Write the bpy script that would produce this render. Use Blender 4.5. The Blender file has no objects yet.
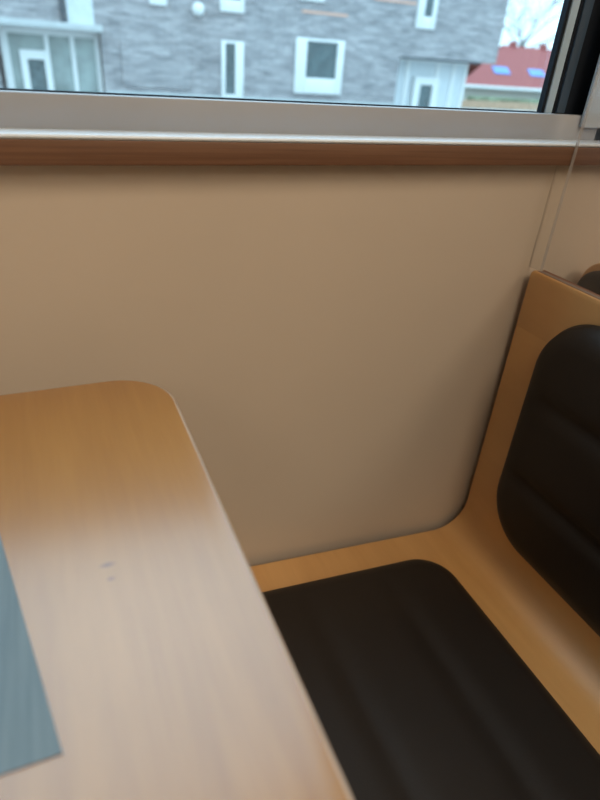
import bpy, bmesh, math, random
from mathutils import Vector, Matrix
random.seed(4)
S = bpy.context.scene
C = S.collection
PI = math.pi

# ------------------------------------------------------------------ helpers
def link(name, bm, mats, parent=None, smooth=35):
    me = bpy.data.meshes.new(name)
    bmesh.ops.recalc_face_normals(bm, faces=bm.faces[:])
    bm.to_mesh(me); bm.free()
    if not isinstance(mats, (list, tuple)): mats = [mats]
    for m in mats: me.materials.append(m)
    o = bpy.data.objects.new(name, me); C.objects.link(o)
    if smooth:
        me.shade_smooth()
        me.set_sharp_from_angle(angle=math.radians(smooth))
    if parent: o.parent = parent
    return o

def thing(name, label, cat, loc=(0, 0, 0), group=None):
    o = bpy.data.objects.new(name, None); C.objects.link(o)
    o.empty_display_size = .05
    o.location = loc
    tag(o, label, cat, group)
    return o

def tag(o, label, cat, group=None):
    o['label'] = label; o['category'] = cat
    if group: o['group'] = group
    return o

def part(name, bm, mats, parent, smooth=35, label=None):
    """geometry is written in world coordinates; shift it to the parent's base"""
    p = parent
    off = Vector((0, 0, 0))
    while p: off += p.location; p = p.parent
    bmesh.ops.translate(bm, verts=bm.verts[:], vec=-off)
    o = link(name, bm, mats, parent, smooth)
    if label: o['label'] = label
    return o

def struct(name, bm, mats, smooth=35):
    o = link(name, bm, mats, None, smooth); o['kind'] = 'structure'; return o

def box(bm, x0, x1, y0, y1, z0, z1, bev=0, seg=2, mi=0):
    r = bmesh.ops.create_cube(bm, size=1)
    vs = r['verts']
    for v in vs:
        v.co = Vector((x0 + (v.co.x + .5) * (x1 - x0), y0 + (v.co.y + .5) * (y1 - y0), z0 + (v.co.z + .5) * (z1 - z0)))
    fs = list({f for v in vs for f in v.link_faces})
    for f in fs: f.material_index = mi
    if bev:
        es = list({e for v in vs for e in v.link_edges})
        bmesh.ops.bevel(bm, geom=es, offset=bev, segments=seg, profile=.5, affect='EDGES')
    return bm

def B(*a, **k):
    return box(bmesh.new(), *a, **k)

def rr_outline(w, h, r, n=10):
    pts = []
    for cx, cy, a0 in ((w - r, h - r, 0), (-w + r, h - r, 90), (-w + r, -h + r, 180), (w - r, -h + r, 270)):
        for i in range(n + 1):
            a = math.radians(a0 + 90 * i / n)
            pts.append((cx + r * math.cos(a), cy + r * math.sin(a)))
    return pts

def slab(x0, x1, y0, y1, z0, z1, r, bev, n=10, bm=None, side_mi=0):
    bm = bm or bmesh.new()
    cx, cy, w, h = (x0 + x1) / 2, (y0 + y1) / 2, (x1 - x0) / 2, (y1 - y0) / 2
    rings = []
    k = 4
    for i in range(k + 1):
        a = PI / 2 * i / k
        rings.append((bev * (1 - math.sin(a)), z0 + bev * (1 - math.cos(a))))
    for i in range(k + 1):
        a = PI / 2 * i / k
        rings.append((bev * (1 - math.cos(a)), z1 - bev * (1 - math.sin(a))))
    loops = []
    for ins, z in rings:
        loops.append([bm.verts.new((cx + x, cy + y, z)) for x, y in rr_outline(w - ins, h - ins, r - ins, n)])
    m = len(loops[0])
    for a, b in zip(loops, loops[1:]):
        for i in range(m):
            f = bm.faces.new((a[i], a[(i + 1) % m], b[(i + 1) % m], b[i])); f.material_index = side_mi
    bm.faces.new(loops[0][::-1]); bm.faces.new(loops[-1])
    return bm

def tube(bm, pts, rad, n=10):
    """pts: list of Vector, rad: one number or one per point"""
    if not isinstance(rad, (list, tuple)): rad = [rad] * len(pts)
    prev = None; first = None
    for i, p in enumerate(pts):
        d = (pts[min(i + 1, len(pts) - 1)] - pts[max(i - 1, 0)]).normalized()
        u = d.orthogonal().normalized() if prev is None else (pu - d * pu.dot(d)).normalized()
        pu = u
        v = d.cross(u)
        ring = [bm.verts.new(p + (u * math.cos(2 * PI * k / n) + v * math.sin(2 * PI * k / n)) * rad[i]) for k in range(n)]
        if prev:
            for k in range(n): bm.faces.new((prev[k], prev[(k + 1) % n], ring[(k + 1) % n], ring[k]))
        else: first = ring
        prev = ring
    bm.faces.new(first[::-1]); bm.faces.new(prev)
    return bm

# ------------------------------------------------------------------ materials
def mat(name):
    m = bpy.data.materials.new(name); m.use_nodes = True
    nt = m.node_tree
    return m, nt, nt.nodes['Principled BSDF']

def node(nt, t, **kw):
    n = nt.nodes.new(t)
    for k, v in kw.items():
        if k in n.inputs.keys(): n.inputs[k].default_value = v
        else: setattr(n, k, v)
    return n

def coords(nt, scale=(1, 1, 1), rot=(0, 0, 0)):
    tc = node(nt, 'ShaderNodeTexCoord'); mp = node(nt, 'ShaderNodeMapping')
    mp.inputs['Scale'].default_value = scale; mp.inputs['Rotation'].default_value = rot
    nt.links.new(tc.outputs['Object'], mp.inputs['Vector'])
    return mp.outputs['Vector']

def ramp(nt, fac, stops):
    r = node(nt, 'ShaderNodeValToRGB')
    e = r.color_ramp.elements
    while len(e) < len(stops): e.new(.5)
    for x, (p, c) in zip(e, stops):
        x.position = p; x.color = (*c, 1)
    nt.links.new(fac, r.inputs['Fac'])
    return r.outputs['Color']

def noise(nt, vec, scale, detail=4, rough=.55, dist=0):
    n = node(nt, 'ShaderNodeTexNoise', Scale=scale, Detail=detail, Roughness=rough, Distortion=dist)
    nt.links.new(vec, n.inputs['Vector'])
    return n.outputs['Fac']

def bump(nt, p, fac, strength, dist=.002):
    b = node(nt, 'ShaderNodeBump', Strength=strength, Distance=dist)
    nt.links.new(fac, b.inputs['Height']); nt.links.new(b.outputs['Normal'], p.inputs['Normal'])

def plain(name, col, rough=.6, metal=0, var=.06, scale=6, spec=.5):
    m, nt, p = mat(name)
    f = noise(nt, coords(nt), scale)
    a = tuple(c * (1 - var) for c in col); b = tuple(min(1, c * (1 + var)) for c in col)
    nt.links.new(ramp(nt, f, [(.3, a), (.7, b)]), p.inputs['Base Color'])
    p.inputs['Roughness'].default_value = rough; p.inputs['Metallic'].default_value = metal
    p.inputs['Specular IOR Level'].default_value = spec
    return m

def wood(name, dark, light, scale, rough=.4, coat=0, coat_rough=.2, marks=False):
    m, nt, p = mat(name)
    v = coords(nt, scale)
    f1 = noise(nt, v, 3.0, 5, .6, .6)
    f2 = noise(nt, v, 14.0, 3, .6)
    mx = node(nt, 'ShaderNodeMath', operation='MULTIPLY_ADD'); mx.inputs[1].default_value = .35
    nt.links.new(f2, mx.inputs[0])
    m2 = node(nt, 'ShaderNodeMath', operation='MULTIPLY'); m2.inputs[1].default_value = .65
    nt.links.new(f1, m2.inputs[0]); nt.links.new(m2.outputs[0], mx.inputs[2])
    col = ramp(nt, mx.outputs[0], [(.3, dark), (.7, light)])
    if marks:                      # two small knots in the table's veneer
        tc = node(nt, 'ShaderNodeTexCoord')
        for (cx, cy, sx, sy, dk) in marks:
            mp = node(nt, 'ShaderNodeMapping')
            mp.inputs['Location'].default_value = (-cx * sx, -cy * sy, 0)
            mp.inputs['Scale'].default_value = (sx, sy, 0)
            nt.links.new(tc.outputs['Object'], mp.inputs['Vector'])
            ln = node(nt, 'ShaderNodeVectorMath', operation='LENGTH')
            nt.links.new(mp.outputs['Vector'], ln.inputs[0])
            k = ramp(nt, ln.outputs['Value'], [(.3, (dk, dk, dk)), (1, (0, 0, 0))])
            mxc = node(nt, 'ShaderNodeMixRGB', blend_type='MIX')
            nt.links.new(k, mxc.inputs['Fac']); nt.links.new(col, mxc.inputs['Color1'])
            mxc.inputs['Color2'].default_value = (.10, .04, .02, 1)
            col = mxc.outputs['Color']
    nt.links.new(col, p.inputs['Base Color'])
    p.inputs['Roughness'].default_value = rough
    p.inputs['Coat Weight'].default_value = coat
    p.inputs['Coat Roughness'].default_value = coat_rough; p.inputs['Coat IOR'].default_value = 1.75
    return m

M = {}
M['table'] = wood('beech table laminate', (.275, .112, .015), (.385, .182, .034), (9, .7, 9), .38, 1.0, .24,
                  marks=[(.006 + .31, -.2975 + .55, 1 / .0055, 1 / .0025, .7), (.0065 + .31, -.3085 + .55, 1 / .003, 1 / .002, .6)])
M['table_edge'] = wood('table edge band', (.34, .26, .20), (.46, .37, .30), (3, 3, 30), .25)  # highlight along the table edge painted in as a paler base colour
M['bench'] = wood('bent beech veneer', (.54, .295, .104), (.66, .39, .148), (7, .7, 2), .48, .7, .42)
M['ply'] = wood('plywood edge', (.12, .035, .012), (.24, .085, .03), (1.2, 1.2, 120), .45)
M['ledge_front'] = wood('brown ledge front edge', (.09, .042, .024), (.20, .105, .06), (.8, .8, 70), .45)
M['ledge_top'] = plain('white ledge top', (.68, .80, .93), .35)
M['leather'] = None
m, nt, p = mat('black leather')
f = noise(nt, coords(nt), 420, 3)
nt.links.new(ramp(nt, noise(nt, coords(nt), 5), [(.3, (.0135, .0105, .0088)), (.7, (.0185, .0145, .012))]), p.inputs['Base Color'])
p.inputs['Roughness'].default_value = .52; p.inputs['Specular IOR Level'].default_value = .30
bump(nt, p, f, .25, .0006); M['leather'] = m
M['wall'] = plain('tan wall panel', (.53, .47, .40), .55, var=.03, scale=2.5)
M['upstand'] = plain('taupe window upstand', (.33, .365, .42), .5, var=.03)
M['pier'] = plain('pale grey pier', (.50, .60, .70), .6, var=.02)
M['ceiling'] = plain('warm white ceiling', (.75, .72, .66), .8)
M['roomwall'] = plain('room wall beige', (.55, .46, .36), .7)
M['floor'] = plain('brown floor', (.16, .11, .075), .5, var=.2)
M['frame_dark'] = plain('black window frame', (.010, .015, .024), .65, spec=.15)
M['frame_navy'] = plain('navy grey frame strip', (.035, .07, .12), .5)
M['frame_silver'] = plain('silver window bead', (.42, .60, .78), .5)
M['steel'] = plain('brushed steel', (.45, .45, .46), .35, metal=1)
M['base'] = plain('black powder coat', (.02, .02, .02), .5)
M['mat'] = None
m, nt, p = mat('blue grey placemat weave')
f = noise(nt, coords(nt, (40, 2, 1)), 8, 4)
nt.links.new(ramp(nt, f, [(.3, (.10, .145, .175)), (.7, (.15, .20, .225))]), p.inputs['Base Color'])
p.inputs['Roughness'].default_value = .5; bump(nt, p, f, .2, .0005); M['mat'] = m

def glass(name, tint, base, edge=False):
    m, nt, p = mat(name)
    nt.nodes.remove(p)
    out = nt.nodes['Material Output']
    tr = node(nt, 'ShaderNodeBsdfTransparent'); tr.inputs['Color'].default_value = (*tint, 1)
    gl = node(nt, 'ShaderNodeBsdfGlossy'); gl.inputs['Roughness'].default_value = .02
    ge = node(nt, 'ShaderNodeNewGeometry')                 # Schlick reflectance, the same from both sides of the sheet
    dt = node(nt, 'ShaderNodeVectorMath', operation='DOT_PRODUCT')
    nt.links.new(ge.outputs['Normal'], dt.inputs[0]); nt.links.new(ge.outputs['Incoming'], dt.inputs[1])
    ab = node(nt, 'ShaderNodeMath', operation='ABSOLUTE'); nt.links.new(dt.outputs['Value'], ab.inputs[0])
    om = node(nt, 'ShaderNodeMath', operation='SUBTRACT'); om.inputs[0].default_value = 1; nt.links.new(ab.outputs[0], om.inputs[1])
    pw = node(nt, 'ShaderNodeMath', operation='POWER'); pw.inputs[1].default_value = 5; nt.links.new(om.outputs[0], pw.inputs[0])
    fr = node(nt, 'ShaderNodeMath', operation='MULTIPLY_ADD'); fr.inputs[1].default_value = .96; fr.inputs[2].default_value = .04
    nt.links.new(pw.outputs[0], fr.inputs[0])
    mx = node(nt, 'ShaderNodeMixShader')
    nt.links.new(fr.outputs[0], mx.inputs[0]); nt.links.new(tr.outputs[0], mx.inputs[1]); nt.links.new(gl.outputs[0], mx.inputs[2])
    last = mx.outputs[0]
    if base:                                        # a small share of grey diffuse mixed in
        df = node(nt, 'ShaderNodeBsdfDiffuse'); df.inputs['Color'].default_value = (.62, .63, .64, 1)
        m2 = node(nt, 'ShaderNodeMixShader'); m2.inputs[0].default_value = base
        nt.links.new(last, m2.inputs[1]); nt.links.new(df.outputs[0], m2.inputs[2]); last = m2.outputs[0]
    nt.links.new(last, out.inputs['Surface'])
    return m
M['pane'] = glass('clear window pane', (.97, .985, .98), 0)
M['acrylic'] = glass('clear acrylic sheet', (.91, .91, .92), .022)
M['channel'] = glass('frosted strip', (.95, .95, .95), .06)
M['acrylic_edge'] = glass('acrylic sheet edge', (.8, .8, .8), .35)

# outside
m, nt, p = mat('grey brick')
v = coords(nt, (1, 1, 1), (-PI / 2, 0, 0))
bk = node(nt, 'ShaderNodeTexBrick', Scale=1.0)
bk.inputs['Color1'].default_value = (.26, .255, .265, 1); bk.inputs['Color2'].default_value = (.37, .35, .355, 1)
bk.inputs['Mortar'].default_value = (.40, .385, .39, 1)
bk.inputs['Mortar Size'].default_value = .012; bk.inputs['Brick Width'].default_value = .42; bk.inputs['Row Height'].default_value = .11
nt.links.new(v, bk.inputs['Vector'])
f = noise(nt, coords(nt, (.9, 1, 4.5)), 1.6, 5, .7)
mx = node(nt, 'ShaderNodeMixRGB', blend_type='MULTIPLY'); mx.inputs['Fac'].default_value = 1
nt.links.new(bk.outputs['Color'], mx.inputs['Color1'])
nt.links.new(ramp(nt, f, [(.33, (.62, .64, .66)), (.67, (1.25, 1.25, 1.25))]), mx.inputs['Color2'])
nt.links.new(mx.outputs['Color'], p.inputs['Base Color']); p.inputs['Roughness'].default_value = .85
M['brick'] = m
M['white'] = plain('white painted metal', (.74, .75, .74), .5, var=.03)
M['paleblue'] = plain('pale blue panel', (.60, .64, .66), .6)
M['concrete'] = plain('pale concrete', (.48, .50, .50), .8)
M['dark_metal'] = plain('dark grey downpipe', (.06, .075, .09), .6)
M['pane_dark'] = plain('window pane seen from the street', (.08, .12, .13), .12, var=.3, scale=2)
M['pane_teal'] = plain('entrance glazing', (.28, .33, .32), .15, var=.35, scale=1.2)
M['door_leaf'] = plain('door glass', (.10, .14, .15), .2, var=.3)
M['copper'] = plain('copper band', (.70, .40, .30), .6)
M['roof'] = plain('red roof tiles', (.30, .078, .076), .8, var=.12, scale=8)
M['skylight'] = plain('blue skylight pane', (.12, .27, .62), .5)
M['render'] = plain('pale green render', (.55, .54, .47), .8)
M['fence'] = plain('orange brown fence boards', (.50, .33, .22), .8, var=.25, scale=4)
M['hedge'] = plain('clipped hedge', (.20, .24, .15), .9, var=.5, scale=6)
M['ground'] = plain('street paving', (.33, .33, .33), .9, var=.15, scale=.6)
M['bark'] = plain('bare branches', (.07, .06, .055), .9)

# ------------------------------------------------------------------ room shell
struct('floor', B(-3.2, 3.2, -4.2, .25, -.1, 0), M['floor'])
struct('ceiling', B(-3.2, 3.2, -4.2, .25, 2.7, 2.8), M['ceiling'])
struct('wall_back', B(-3.2, 3.2, -4.2, -4.1, 0, 2.7), M['roomwall'])
struct('wall_left', B(-3.2, -3.1, -4.1, .25, 0, 2.7), M['roomwall'])
struct('wall_right', B(3.1, 3.2, -4.1, .25, 0, 2.7), M['roomwall'])
WX0, WX1, WZ0, WZ1 = -1.9, .613, 1.0005, 2.30
bm = B(-3.1, 3.1, 0, .2, 0, .974)
box(bm, -3.1, WX0, 0, .2, .974, 2.7); box(bm, WX1 + .012, 3.1, .01, .05, .974, 2.7)
box(bm, WX0, WX1 + .012, 0, .2, WZ1, 2.7)
struct('wall_front', bm, M['wall'])
# ledge under the window: white top, brown layered front edge
bm = B(-1.9, 3.1, -.0190, .012, .9510, .9703, bev=.0008)
box(bm, -1.9, 3.1, -.0198, .012, .9703, .9745, bev=.0024, seg=3, mi=1)
for f_ in bm.faces: f_.material_index = 1 if f_.calc_center_median().z > .9702 else 0
struct('trim_1', bm, [M['ledge_front'], M['ledge_top']])
# taupe strip between the ledge and the glass
struct('trim_2', B(-1.9, 3.1, .010, .022, .9735, 1.0005, bev=.001), M['upstand'])
# pale pier to the right of the window
struct('trim_3', B(.594, 1.1, .004, .0095, .9885, 2.7, bev=.001), M['pier'])

# window: black outer frame, silver bead, pane
def frame_ring(x0, x1, z0, z1, y0, y1, w, bev=.0015):
    bm = bmesh.new()
    box(bm, x0, x0 + w, y0, y1, z0, z1, bev); box(bm, x1 - w, x1, y0, y1, z0, z1, bev)
    box(bm, x0 + w, x1 - w, y0, y1, z1 - w, z1, bev)
    return bm
w = thing('window_1', '', ''); del w['label']; del w['category']; w['kind'] = 'structure'; w.location = (-.6, .05, WZ0)
bm = bmesh.new()
box(bm, .563, WX1 + .01, .024, .044, .99, WZ1, .0015); box(bm, WX0, WX0 + .05, .024, .044, .99, WZ1, .0015)
box(bm, WX0 + .05, .563, .024, .044, WZ1 - .05, WZ1, .0015); box(bm, WX0 + .05, .563, .024, .044, .985, .9995, .0012)
part('window_frame', bm, M['frame_dark'], w)
bm = bmesh.new(); box(bm, .5530, .5650, .0255, .0345, 1.0, WZ1 - .05, .001)
part('glazing_bead', bm, M['frame_silver'], w)
bm = bmesh.new(); box(bm, .5485, .5527, .027, .0345, 1.0, WZ1 - .05); box(bm, WX0 + .05, .5435, .026, .0335, .9996, 1.0012)
part('gasket', bm, M['frame_dark'], w)
bm = bmesh.new(); box(bm, .5665, .579, .0215, .0245, 1.0012, WZ1 - .05, .001)
part('frame_groove', bm, M['frame_navy'], w)
part('pane', B(WX0 + .05, .5475, .034, .039, 1.0, WZ1 - .05), M['pane'], w, smooth=0)

# ------------------------------------------------------------------ table
TZ = .7855
t = thing('dining_table', 'light beech dining table with rounded corner, against the tan wall', 'table', (-.31, -.55, 0))
bm = slab(-.70, .0828, -1.05, -.0815, TZ - .024, TZ, .050, .003, 14, side_mi=1)
part('tabletop', bm, [M['table'], M['table_edge']], t)
bm = bmesh.new(); tube(bm, [Vector((-.31, -.55, .03)), Vector((-.31, -.55, TZ - .032))], .04, 24)
part('pedestal', bm, M['steel'], t)
part('base_plate', slab(-.54, -.08, -.85, -.25, 0, .03, .05, .006), M['base'], t)
part('mounting_plate', slab(-.46, -.16, -.75, -.35, TZ - .032, TZ - .024, .03, .002), M['base'], t)

# placemat: a wedge shaped mat, narrow towards the wall
bm = bmesh.new()
q = [(-.0243, -.397), (-.0655, -.165), (-.310, -.165), (-.351, -.397)]
lo = [bm.verts.new((x, y, TZ)) for x, y in q]; hi = [bm.verts.new((x, y, TZ + .0007)) for x, y in q]
bm.faces.new(lo[::-1]); bm.faces.new(hi)
for i in range(4): bm.faces.new((lo[i], lo[(i + 1) % 4], hi[(i + 1) % 4], hi[i]))
tag(link('placemat', bm, M['mat'], None, 30), 'blue-grey placemat lying on the light wooden table', 'placemat')

# ------------------------------------------------------------------ benches
def shell(profile, th, y0, y1):
    """bent plywood: centre line in XZ thickened and extruded along Y"""
    bm = bmesh.new()
    n = len(profile); L = []; R = []
    for i, p_ in enumerate(profile):
        a = profile[max(i - 1, 0)]; b = profile[min(i + 1, n - 1)]
        d = Vector((b[0] - a[0], b[1] - a[1])).normalized(); nn = Vector((-d.y, d.x))
        pv = Vector(p_)
        L.append(pv + nn * th / 2); R.append(pv - nn * th / 2)
    loop = L + R[::-1]
    A_ = [bm.verts.new((q_.x, y0, q_.y)) for q_ in loop]; Z_ = [bm.verts.new((q_.x, y1, q_.y)) for q_ in loop]
    m_ = len(loop)
    for i in range(m_):
        f_ = bm.faces.new((A_[i], A_[(i + 1) % m_], Z_[(i + 1) % m_], Z_[i]))
        if i == n - 1 or i == m_ - 1: f_.material_index = 1
    for k in range(n - 1):
        for V in (A_, Z_):
            f_ = bm.faces.new((V[k], V[k + 1], V[m_ - 2 - k], V[m_ - 1 - k])); f_.material_index = 1
    bm.normal_update()
    # round the two upper corners of the back, then soften every rim
    es = [e for e in bm.edges if all(v.co.z > max(q_.y for q_ in loop) - 1e-4 for v in e.verts)]
    cor = [e for e in es if abs(e.verts[0].co.y - e.verts[1].co.y) < 1e-6]
    bmesh.ops.bevel(bm, geom=cor, offset=.007, segments=5, profile=.5, affect='EDGES')
    bm.normal_update()
    rim = [e for e in bm.edges if len(e.link_faces) == 2 and e.calc_face_angle(0) > math.radians(50)]
    bmesh.ops.bevel(bm, geom=rim, offset=.0022, segments=2, profile=.5, affect='EDGES')
    return bm

def cushion(mtx, w, h, r, T, grooves, n=90, roll=.032, side=.004):
    """rounded-rectangle upholstered pad; local x,y span it, z is its height; grooves: (axis, position)"""
    bm = bmesh.new()
    def edge_pt(dx, dy):
        s = 1 / max(abs(dx) / w, abs(dy) / h)
        x, y = dx * s, dy * s
        ax, ay = abs(x), abs(y)
        if ax > w - r and ay > h - r:
            cx, cy = w - r, h - r
            # ray from the origin meets the corner circle
            ux, uy = abs(dx), abs(dy); l = math.hypot(ux, uy); ux /= l; uy /= l
            b = cx * ux + cy * uy; c = cx * cx + cy * cy - r * r
            k = b + math.sqrt(max(0, b * b - c))
            x, y = math.copysign(ux * k, dx), math.copysign(uy * k, dy)
        return x, y
    def sd(x, y):
        qx, qy = abs(x) - (w - r), abs(y) - (h - r)
        return -(math.hypot(max(qx, 0), max(qy, 0)) + min(max(qx, qy), 0) - r)
    g = []
    for j in range(n + 1):
        row = []
        for i in range(n + 1):
            a = math.sin((i / n - .5) * PI); b = math.sin((j / n - .5) * PI)
            a = .55 * a + .45 * (2 * i / n - 1); b = .55 * b + .45 * (2 * j / n - 1)
            mm = max(abs(a), abs(b))
            if mm < 1e-6: x = y = 0
            else:
                ex, ey = edge_pt(a * w, b * h); x, y = ex * mm, ey * mm
            d = max(0, sd(x, y))
            u = min(1, d / roll)
            z = T * math.sqrt(max(0, 1 - (1 - u) ** 2)) * (.86 + .14 * min(1, d / .09))
            for ax_, pos, wid, dep in grooves:
                q_ = (x if ax_ == 0 else y) - pos
                dp = dep * min(1, d / .055) ** 1.5
                z *= 1 - dp * math.exp(-(q_ / wid) ** 2) - dp * .4 * math.exp(-abs(q_) / (wid * .6))
            row.append(bm.verts.new((x, y, z + side)))
        g.append(row)
    for j in range(n):
        for i in range(n): bm.faces.new((g[j][i], g[j][i + 1], g[j + 1][i + 1], g[j + 1][i]))
    rim = g[0][:-1] + [g[j][n] for j in range(n)] + g[n][:0:-1] + [g[j][0] for j in range(n, 0, -1)]
    low = [bm.verts.new((v.co.x * .995, v.co.y * .995, 0)) for v in rim]
    m_ = len(rim)
    for i in range(m_): bm.faces.new((rim[i], rim[(i + 1) % m_], low[(i + 1) % m_], low[i]))
    bm.faces.new(low[::-1])
    bmesh.ops.transform(bm, matrix=mtx, verts=bm.verts[:])
    return bm

BX = .562                 # face of the backrest
SL = -.089                # the seat falls towards the back
def seat_z(x): return .424 + SL * (x - .207)
TH = .018
prof = []
# front roll, seat, fillet, back (centre line)
sx0 = .085
prof.append((sx0 - .012, seat_z(sx0) - .040)); prof.append((sx0 - .010, seat_z(sx0) - .028))
prof.append((sx0 - .003, seat_z(sx0) - .014)); prof.append((sx0 + .014, seat_z(sx0 + .014) - TH / 2 - .001))
R_ = .050
xb = BX + TH / 2
th_s = math.atan(SL)
xf = BX - R_              # where the fillet begins on the visible face
for k in range(7): 
    x = sx0 + .03 + (xf - .004 - sx0 - .03) * k / 6
    prof.append((x, seat_z(x) - TH / 2))
zc = seat_z(xf) + R_
for k in range(1, 9):
    a = (-90 + 90 * k / 8)
    prof.append((xf + (R_ + TH / 2) * math.cos(math.radians(a)), zc + (R_ + TH / 2) * math.sin(math.radians(a))))
for z in (.55, .65, .75, .826): prof.append((xb, z))

BY0, BY1 = -1.12, -.010
bench = thing('bench', 'beech plywood bench with black seat and back pads beside the table', 'bench', (.33, -.56, 0))
sh = part('bench_shell', shell(prof, TH, BY0, BY1), [M['bench'], M['ply']], bench, 40)
# seat pad
xs0, xs1, ys0, ys1 = .122, .471, -1.03, -.068
c0 = Vector(((xs0 + xs1) / 2, (ys0 + ys1) / 2, seat_z((xs0 + xs1) / 2) + .0005))
mt = Matrix.Translation(c0) @ Matrix.Rotation(-th_s, 4, 'Y')
part('seat_cushion', cushion(mt, (xs1 - xs0) / 2, (ys1 - ys0) / 2, .055, .028,
     [(0, .354 - c0.x, .017, .08), (0, .236 - c0.x, .017, .08)]), M['leather'], bench, 60)
# back pad: local x -> -Y ... local y -> Z, local z -> -X
yb0, yb1, zb0, zb1 = -1.04, -.070, .458, .803
cb = Vector((BX - .0005, (yb0 + yb1) / 2, (zb0 + zb1) / 2))
mt = Matrix.Translation(cb) @ Matrix(((0, 0, -1, 0), (-1, 0, 0, 0), (0, 1, 0, 0), (0, 0, 0, 1)))
part('back_cushion', cushion(mt, (yb1 - yb0) / 2, (zb1 - zb0) / 2, .078, .026,
     [(1, .692 - cb.z, .012, .20), (1, .574 - cb.z, .012, .20)]), M['leather'], bench, 60)
for yy in (-.98, -.16):
    bm = B(.14, .50, yy - .02, yy + .02, 0, .372, bev=.003)
    bmesh.ops.translate(bm, verts=[v for v in bm.verts if v.co.z > .2 and v.co.x < .3], vec=(0, 0, .024))
    part('leg', bm, M['base'], bench)

# clear divider standing on the bench back
d = thing('divider_screen', 'clear upright divider sheet standing on the top edge of the bench back', 'divider', (.568, -.56, .8264))
bm = B(.5655, .5705, -1.10, -.0207, .8264, 1.95)
for f_ in bm.faces:
    f_.material_index = 0 if abs(f_.normal.x) > .9 else 1
part('edge_channel', B(.5655, .5705, -.0203, -.001, .8264, .9505), M['channel'], d, smooth=0, label='narrow translucent strip between sheet and wall')
part('acrylic_sheet', bm, [M['acrylic'], M['acrylic_edge']], d, smooth=0)

# the next booth's bench, back to back behind the divider
nb = thing('neighbouring_bench', 'black padded bench back with brown wooden rim, seen behind the divider', 'bench', (.85, -.56, 0))
NX = .640
def npad(x0, x1, y0, y1, z0, z1, r, bev):
    bm = slab(y0, y1, z0, z1, 0, x1 - x0, r, bev, 10)
    for v in bm.verts: v.co = Vector((x0 + v.co.z, v.co.x, v.co.y))
    return bm
part('backrest', npad(NX + .012, NX + .034, -1.12, -.010, .41, .838, .035, .003), M['bench'], nb)
part('rear_pad', npad(NX - .010, NX + .0118, -1.10, -.022, .45, .831, .030, .009), M['leather'], nb)
part('front_pad', npad(NX + .0342, NX + .062, -1.06, -.06, .46, .80, .05, .012), M['leather'], nb)
part('seat', B(NX + .012, NX + .46, -1.12, -.012, .392, .41, bev=.004), M['bench'], nb)
part('seat_cushion', slab(NX + .075, NX + .43, -1.05, -.06, .410, .438, .05, .012), M['leather'], nb)
for yy in (-.98, -.16): part('leg', B(NX + .06, NX + .40, yy - .02, yy + .02, 0, .392, bev=.003), M['base'], nb)

# ------------------------------------------------------------------ outside
GZ = -1.7
struct('ground', B(-70, 110, .3, 140, GZ - .2, GZ), M['ground'])
F = 22.0
bl = thing('brick_building', 'long grey brick building across the street with white framed windows', 'building', (6, F + 4, GZ))
UZ = 1.10
bm = bmesh.new()
box(bm, -14, 18.35, F, F + 10, UZ, 4.6)                      # upper storeys
box(bm, -14, -.5, F, F + 10, GZ, UZ); box(bm, 2.62, 13.72, F, F + 10, GZ, UZ); 
box(bm, -.5, 2.62, F + .75, F + 10, GZ, UZ)
box(bm, 13.72, 17.1, F + 1.3, F + 10, GZ, UZ)
bmesh.ops.remove_doubles(bm, verts=bm.verts[:], dist=1e-5)
part('wall', bm, M['brick'], bl, 30)
part('plinth', B(2.62, 13.72, F - .04, F, GZ, -.52), M['concrete'], bl)

def bwindow(x0, x1, z0, z1, l, r_, b, t_, y=F, mat_=None, pane=None):
    bm = bmesh.new(); ya, yb = y - .10, y + .05
    box(bm, x0, x0 + l, ya, yb, z0, z1, .01); box(bm, x1 - r_, x1, ya, yb, z0, z1, .01)
    box(bm, x0 + l, x1 - r_, ya, yb, z0, z0 + b, .01); box(bm, x0 + l, x1 - r_, ya, yb, z1 - t_, z1, .01)
    fr = part('window', bm, mat_ or M['white'], bl)
    part('pane', B(x0 + l, x1 - r_, y - .02, y - .005, z0 + b, z1 - t_), pane or M['pane_dark'], fr)
    return fr
bwindow(9.33, 11.25, -.31, 1.45, .42, .27, .52, .09)
bwindow(6.57, 7.36, -.58, 1.17, .13, .30, .12, .08)
bwindow(6.52, 7.36, 1.99, 3.4, .10, .10, .35, .1)
bwindow(4.20, 4.76, 1.99, 3.4, .10, .10, .30, .1)
bwindow(9.35, 10.3, 2.55, 3.9, .1, .1, .2, .1)
bwindow(14.18, 15.02, 2.07, 3.9, .30, .18, .40, .1)

# left entrance, recessed under a pale canopy slab
YE = F + .55
bm = bmesh.new()
for x in (-.34, .93, 1.70, 2.46): box(bm, x, x + (.22 if x < 0 else .13), YE - .12, YE, GZ, .93)
box(bm, -.34, 2.6, YE - .12, YE, .93, UZ)
en = part('entrance', bm, M['white'], bl)
part('glazing', B(-.12, 2.5, YE - .04, YE - .01, GZ, .95), M['pane_teal'], en)
bm = bmesh.new()
box(bm, .16, .36, YE - .2, YE - .06, GZ, .50); box(bm, .86, 1.02, YE - .2, YE - .06, GZ, .50); box(bm, .36, .86, YE - .2, YE - .06, .25, .50)
dr = part('door', bm, M['white'], bl)
part('door_pane', B(.36, .86, YE - .12, YE - .1, GZ + .1, .25), M['door_leaf'], dr)
part('canopy', B(-1.2, 2.66, F - .30, F + .4, 1.11, 1.30, bev=.02), M['concrete'], bl)
part('wall_panel', B(1.68, 2.46, F - .06, F, 1.30, 4.5), M['paleblue'], bl)
bm = bmesh.new(); tube(bm, [Vector((1.55, F - .1, 1.3)), Vector((1.55, F - .1, 6.5))], .07, 12)
part('downpipe', bm, M['dark_metal'], bl)
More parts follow.
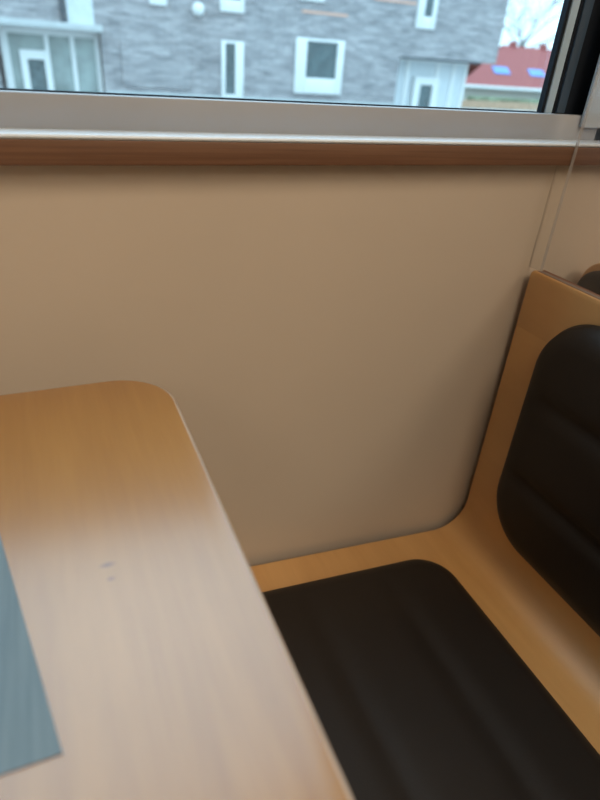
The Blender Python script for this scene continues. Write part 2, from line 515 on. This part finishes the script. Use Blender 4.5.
part('grille_panel', B(3.2, 5.5, F - .05, F, -.35, .95), M['brick'], bl)
bm = bmesh.new(); bmesh.ops.create_uvsphere(bm, u_segments=20, v_segments=12, radius=.2)
bmesh.ops.translate(bm, verts=bm.verts[:], vec=(5.75, F - .17, 1.98)); 
part('wall_lamp', bm, M['white'], bl)
part('brick_band', B(9.5, 11.3, F - .02, F + .01, 2.20, 2.27), M['copper'], bl)
part('brick_band', B(12.3, 14.12, F - .02, F + .01, 2.80, 2.87), M['copper'], bl)
# right entrance: corner glazing under the overhang
YR = F + .7
bm = bmesh.new()
for x in (13.75, 14.45, 15.9, 16.7, 17.3): box(bm, x, x + .16, YR - .1, YR, GZ, UZ - .12)
box(bm, 13.75, 17.46, YR - .1, YR, UZ - .12, UZ)
e2 = part('entrance', bm, M['white'], bl)
part('glazing', B(13.9, 17.35, YR - .05, YR - .02, GZ, UZ - .1), M['paleblue'], e2)
bm = bmesh.new()
box(bm, 14.85, 15.15, YR - .25, YR - .1, GZ, .46); box(bm, 15.75, 16.05, YR - .25, YR - .1, GZ, .46); box(bm, 15.15, 15.75, YR - .25, YR - .1, .18, .46)
d2 = part('door', bm, M['white'], bl)
part('door_pane', B(15.15, 15.75, YR - .17, YR - .14, GZ + .1, .18), M['door_leaf'], d2)
part('lintel', B(13.72, 17.5, F - .02, F + .05, 1.05, 1.13), M['dark_metal'], bl)

# red roofed house
hs = thing('red_roof_house', 'low house with red tiled roof and two blue skylights beyond the brick building', 'house', (41, 50, GZ))
def roof_pt(x, t_):      # eave at Y=45, ridge at Y=49
    return Vector((x, 45 + 4 * t_, -.30 + 2.98 * t_))
part('wall', B(34.2, 52, 45.5, 53, GZ, -.15), M['render'], hs)
bm = bmesh.new()
x0, x1 = 33.6, 53
pr = [(44.8, -.45), (49, 2.70), (53.2, -.45), (53.2, -.65), (49, 2.48), (44.8, -.65)]
a = [bm.verts.new((x0, y, z)) for y, z in pr]; b = [bm.verts.new((x1, y, z)) for y, z in pr]
for v in (a[1], a[4]): v.co.x += 7.2                  # hipped left end
for i in range(6): bm.faces.new((a[i], a[(i + 1) % 6], b[(i + 1) % 6], b[i]))
for V in (a, b): bm.faces.new((V[0], V[1], V[4], V[5])); bm.faces.new((V[1], V[2], V[3], V[4]))
part('roof', bm, M['roof'], hs, 20)
sl = math.atan2(3.15, 4.2)
for cx in (38.9, 42.9):
    for nm, ww, hh, zz, mm in (('skylight', .85, .42, .06, M['skylight']),):
        bm = bmesh.new(); box(bm, -ww, ww, -hh, hh, -.04, zz)
        bmesh.ops.transform(bm, verts=bm.verts[:], matrix=Matrix.Translation((cx, 46.35, .72)) @ Matrix.Rotation(sl, 4, 'X'))
        part(nm, bm, mm, hs)
for cx in (41.6, 45.2): part('chimney', B(cx, cx + .5, 48.8, 49.3, 2.3, 3.05, bev=.03), M['roof'], hs)
part('gutter', B(33.8, 53, 44.62, 44.8, -.66, -.42, bev=.04), M['white'], hs)
# fence and hedge in front of the house
fb = bmesh.new()
for k in range(60): box(fb, 27 + k * .3, 27.27 + k * .3, 38, 38.06, GZ, -1.18 - .03 * (k % 2))
tag(link('fence', fb, M['fence'], None, 0), 'low orange-brown board fence in front of the red roofed house', 'fence')
hb = bmesh.new(); box(hb, 33, 48, 41.5, 42.6, GZ, -1.22)
bmesh.ops.subdivide_edges(hb, edges=hb.edges[:], cuts=14, use_grid_fill=True)
for v in hb.verts: v.co += Vector((random.uniform(-.12, .12), random.uniform(-.12, .12), random.uniform(-.1, .1) if v.co.z > GZ + .1 else 0))
tag(link('hedge', hb, M['hedge'], None, 0), 'green clipped hedge between the fence and the red roofed house', 'hedge')

# bare tree behind the house
tr = thing('bare_tree', 'leafless tree with thin dark branches against the white sky', 'tree', (50, 57, GZ))
tb = bmesh.new(); tw = bmesh.new()
def grow(bm, p, d, L, r, depth):
    pts = [p.copy()]; rad = [r]
    q = p.copy(); dd = d.copy()
    for k in range(4):
        dd = (dd + Vector((random.uniform(-.2, .2), random.uniform(-.2, .2), random.uniform(-.12, .14)))).normalized()
        q = q + dd * L / 4; pts.append(q.copy()); rad.append(r * (1 - .13 * (k + 1)))
    tube(bm, pts, rad, 5 if depth < 3 else 4)
    if depth >= 5: return
    for k in range(3 if depth < 4 else 2):
        i = random.choice((2, 3, 4)) if k else 4
        nd = (dd + Vector((random.uniform(-.9, .9), random.uniform(-.6, .6), random.uniform(-.45, .55)))).normalized()
        grow(tw, pts[i], nd, L * random.uniform(.6, .8), max(rad[i] * .66, .018), depth + 1)
tube(tb, [Vector((50, 57, GZ)), Vector((50.1, 57, 1.2)), Vector((49.9, 57.1, 3.5))], [.30, .22, .12], 12)
for a in range(7):
    an = a * 2 * PI / 7
    grow(tw, Vector((49.95, 57.05, 2.2 + .2 * a)), Vector((math.cos(an) * .9, math.sin(an) * .5, .55)).normalized(), 3.2, .06, 1)
part('trunk', tb, M['bark'], tr, 60); part('branches', tw, M['bark'], tr, 60)

# ------------------------------------------------------------------ light
SKY = 3.95
wd = bpy.data.worlds.new('World'); S.world = wd; wd.use_nodes = True
bg = wd.node_tree.nodes['Background']
bg.inputs['Color'].default_value = (.55, .84, 1.04, 1)
wn = wd.node_tree                     # overcast sky: zenith about twice as bright as the horizon
tc = node(wn, 'ShaderNodeTexCoord'); sx = node(wn, 'ShaderNodeSeparateXYZ'); wn.links.new(tc.outputs['Generated'], sx.inputs[0])
cl = node(wn, 'ShaderNodeClamp'); wn.links.new(sx.outputs['Z'], cl.inputs['Value'])
ma = node(wn, 'ShaderNodeMath', operation='MULTIPLY_ADD'); ma.inputs[1].default_value = SKY * .5; ma.inputs[2].default_value = SKY * .5
wn.links.new(cl.outputs[0], ma.inputs[0]); wn.links.new(ma.outputs[0], bg.inputs['Strength'])

def area(name, loc, rot, sx, sy, power, col):
    l = bpy.data.lights.new(name, 'AREA'); l.shape = 'RECTANGLE'; l.size = sx; l.size_y = sy; l.energy = power; l.color = col
    o = bpy.data.objects.new(name, l); C.objects.link(o); o.location = loc; o.rotation_euler = rot
    return o
WARM = (1.0, .80, .58)
area('ceiling_lamp_light', (.45, -1.5, 2.66), (0, 0, 0), .9, .9, 31, WARM)
area('ceiling_lamp_light', (1.7, -2.4, 2.66), (0, 0, 0), .9, .9, 40, WARM)
area('ceiling_lamp_light', (-1.5, -3.0, 2.66), (0, 0, 0), .9, .9, 12, WARM)
area('ceiling_lamp_light', (.9, -3.3, 2.66), (0, 0, 0), .9, .9, 16, WARM)

# ------------------------------------------------------------------ camera
Rw = Matrix(((0.91937308, -0.14747818, 0.3646962), (-0.38767562, -0.4970599, 0.77629831), (0.0667888, -0.8550916, -0.51415718)))
right = Rw.col[0]; down = Rw.col[1]; fwd = Rw.col[2]
cm = bpy.data.cameras.new('camera'); co = bpy.data.objects.new('camera', cm); C.objects.link(co)
m4 = Matrix.Identity(4)
for i in range(3):
    m4[i][0] = right[i]; m4[i][1] = -down[i]; m4[i][2] = -fwd[i]
m4.translation = (0, -.55, 1.043)
co.matrix_world = m4
cm.sensor_fit = 'AUTO'; cm.sensor_width = 36; cm.lens = 581 / 800 * 36
cm.clip_start = .02; cm.clip_end = 400
cm.dof.use_dof = True; cm.dof.focus_distance = .62; cm.dof.aperture_fstop = 4.8
S.camera = co

S.view_settings.view_transform = 'Standard'; S.view_settings.look = 'None'
S.view_settings.exposure = 0; S.view_settings.gamma = 1
S.cycles.use_denoising = True
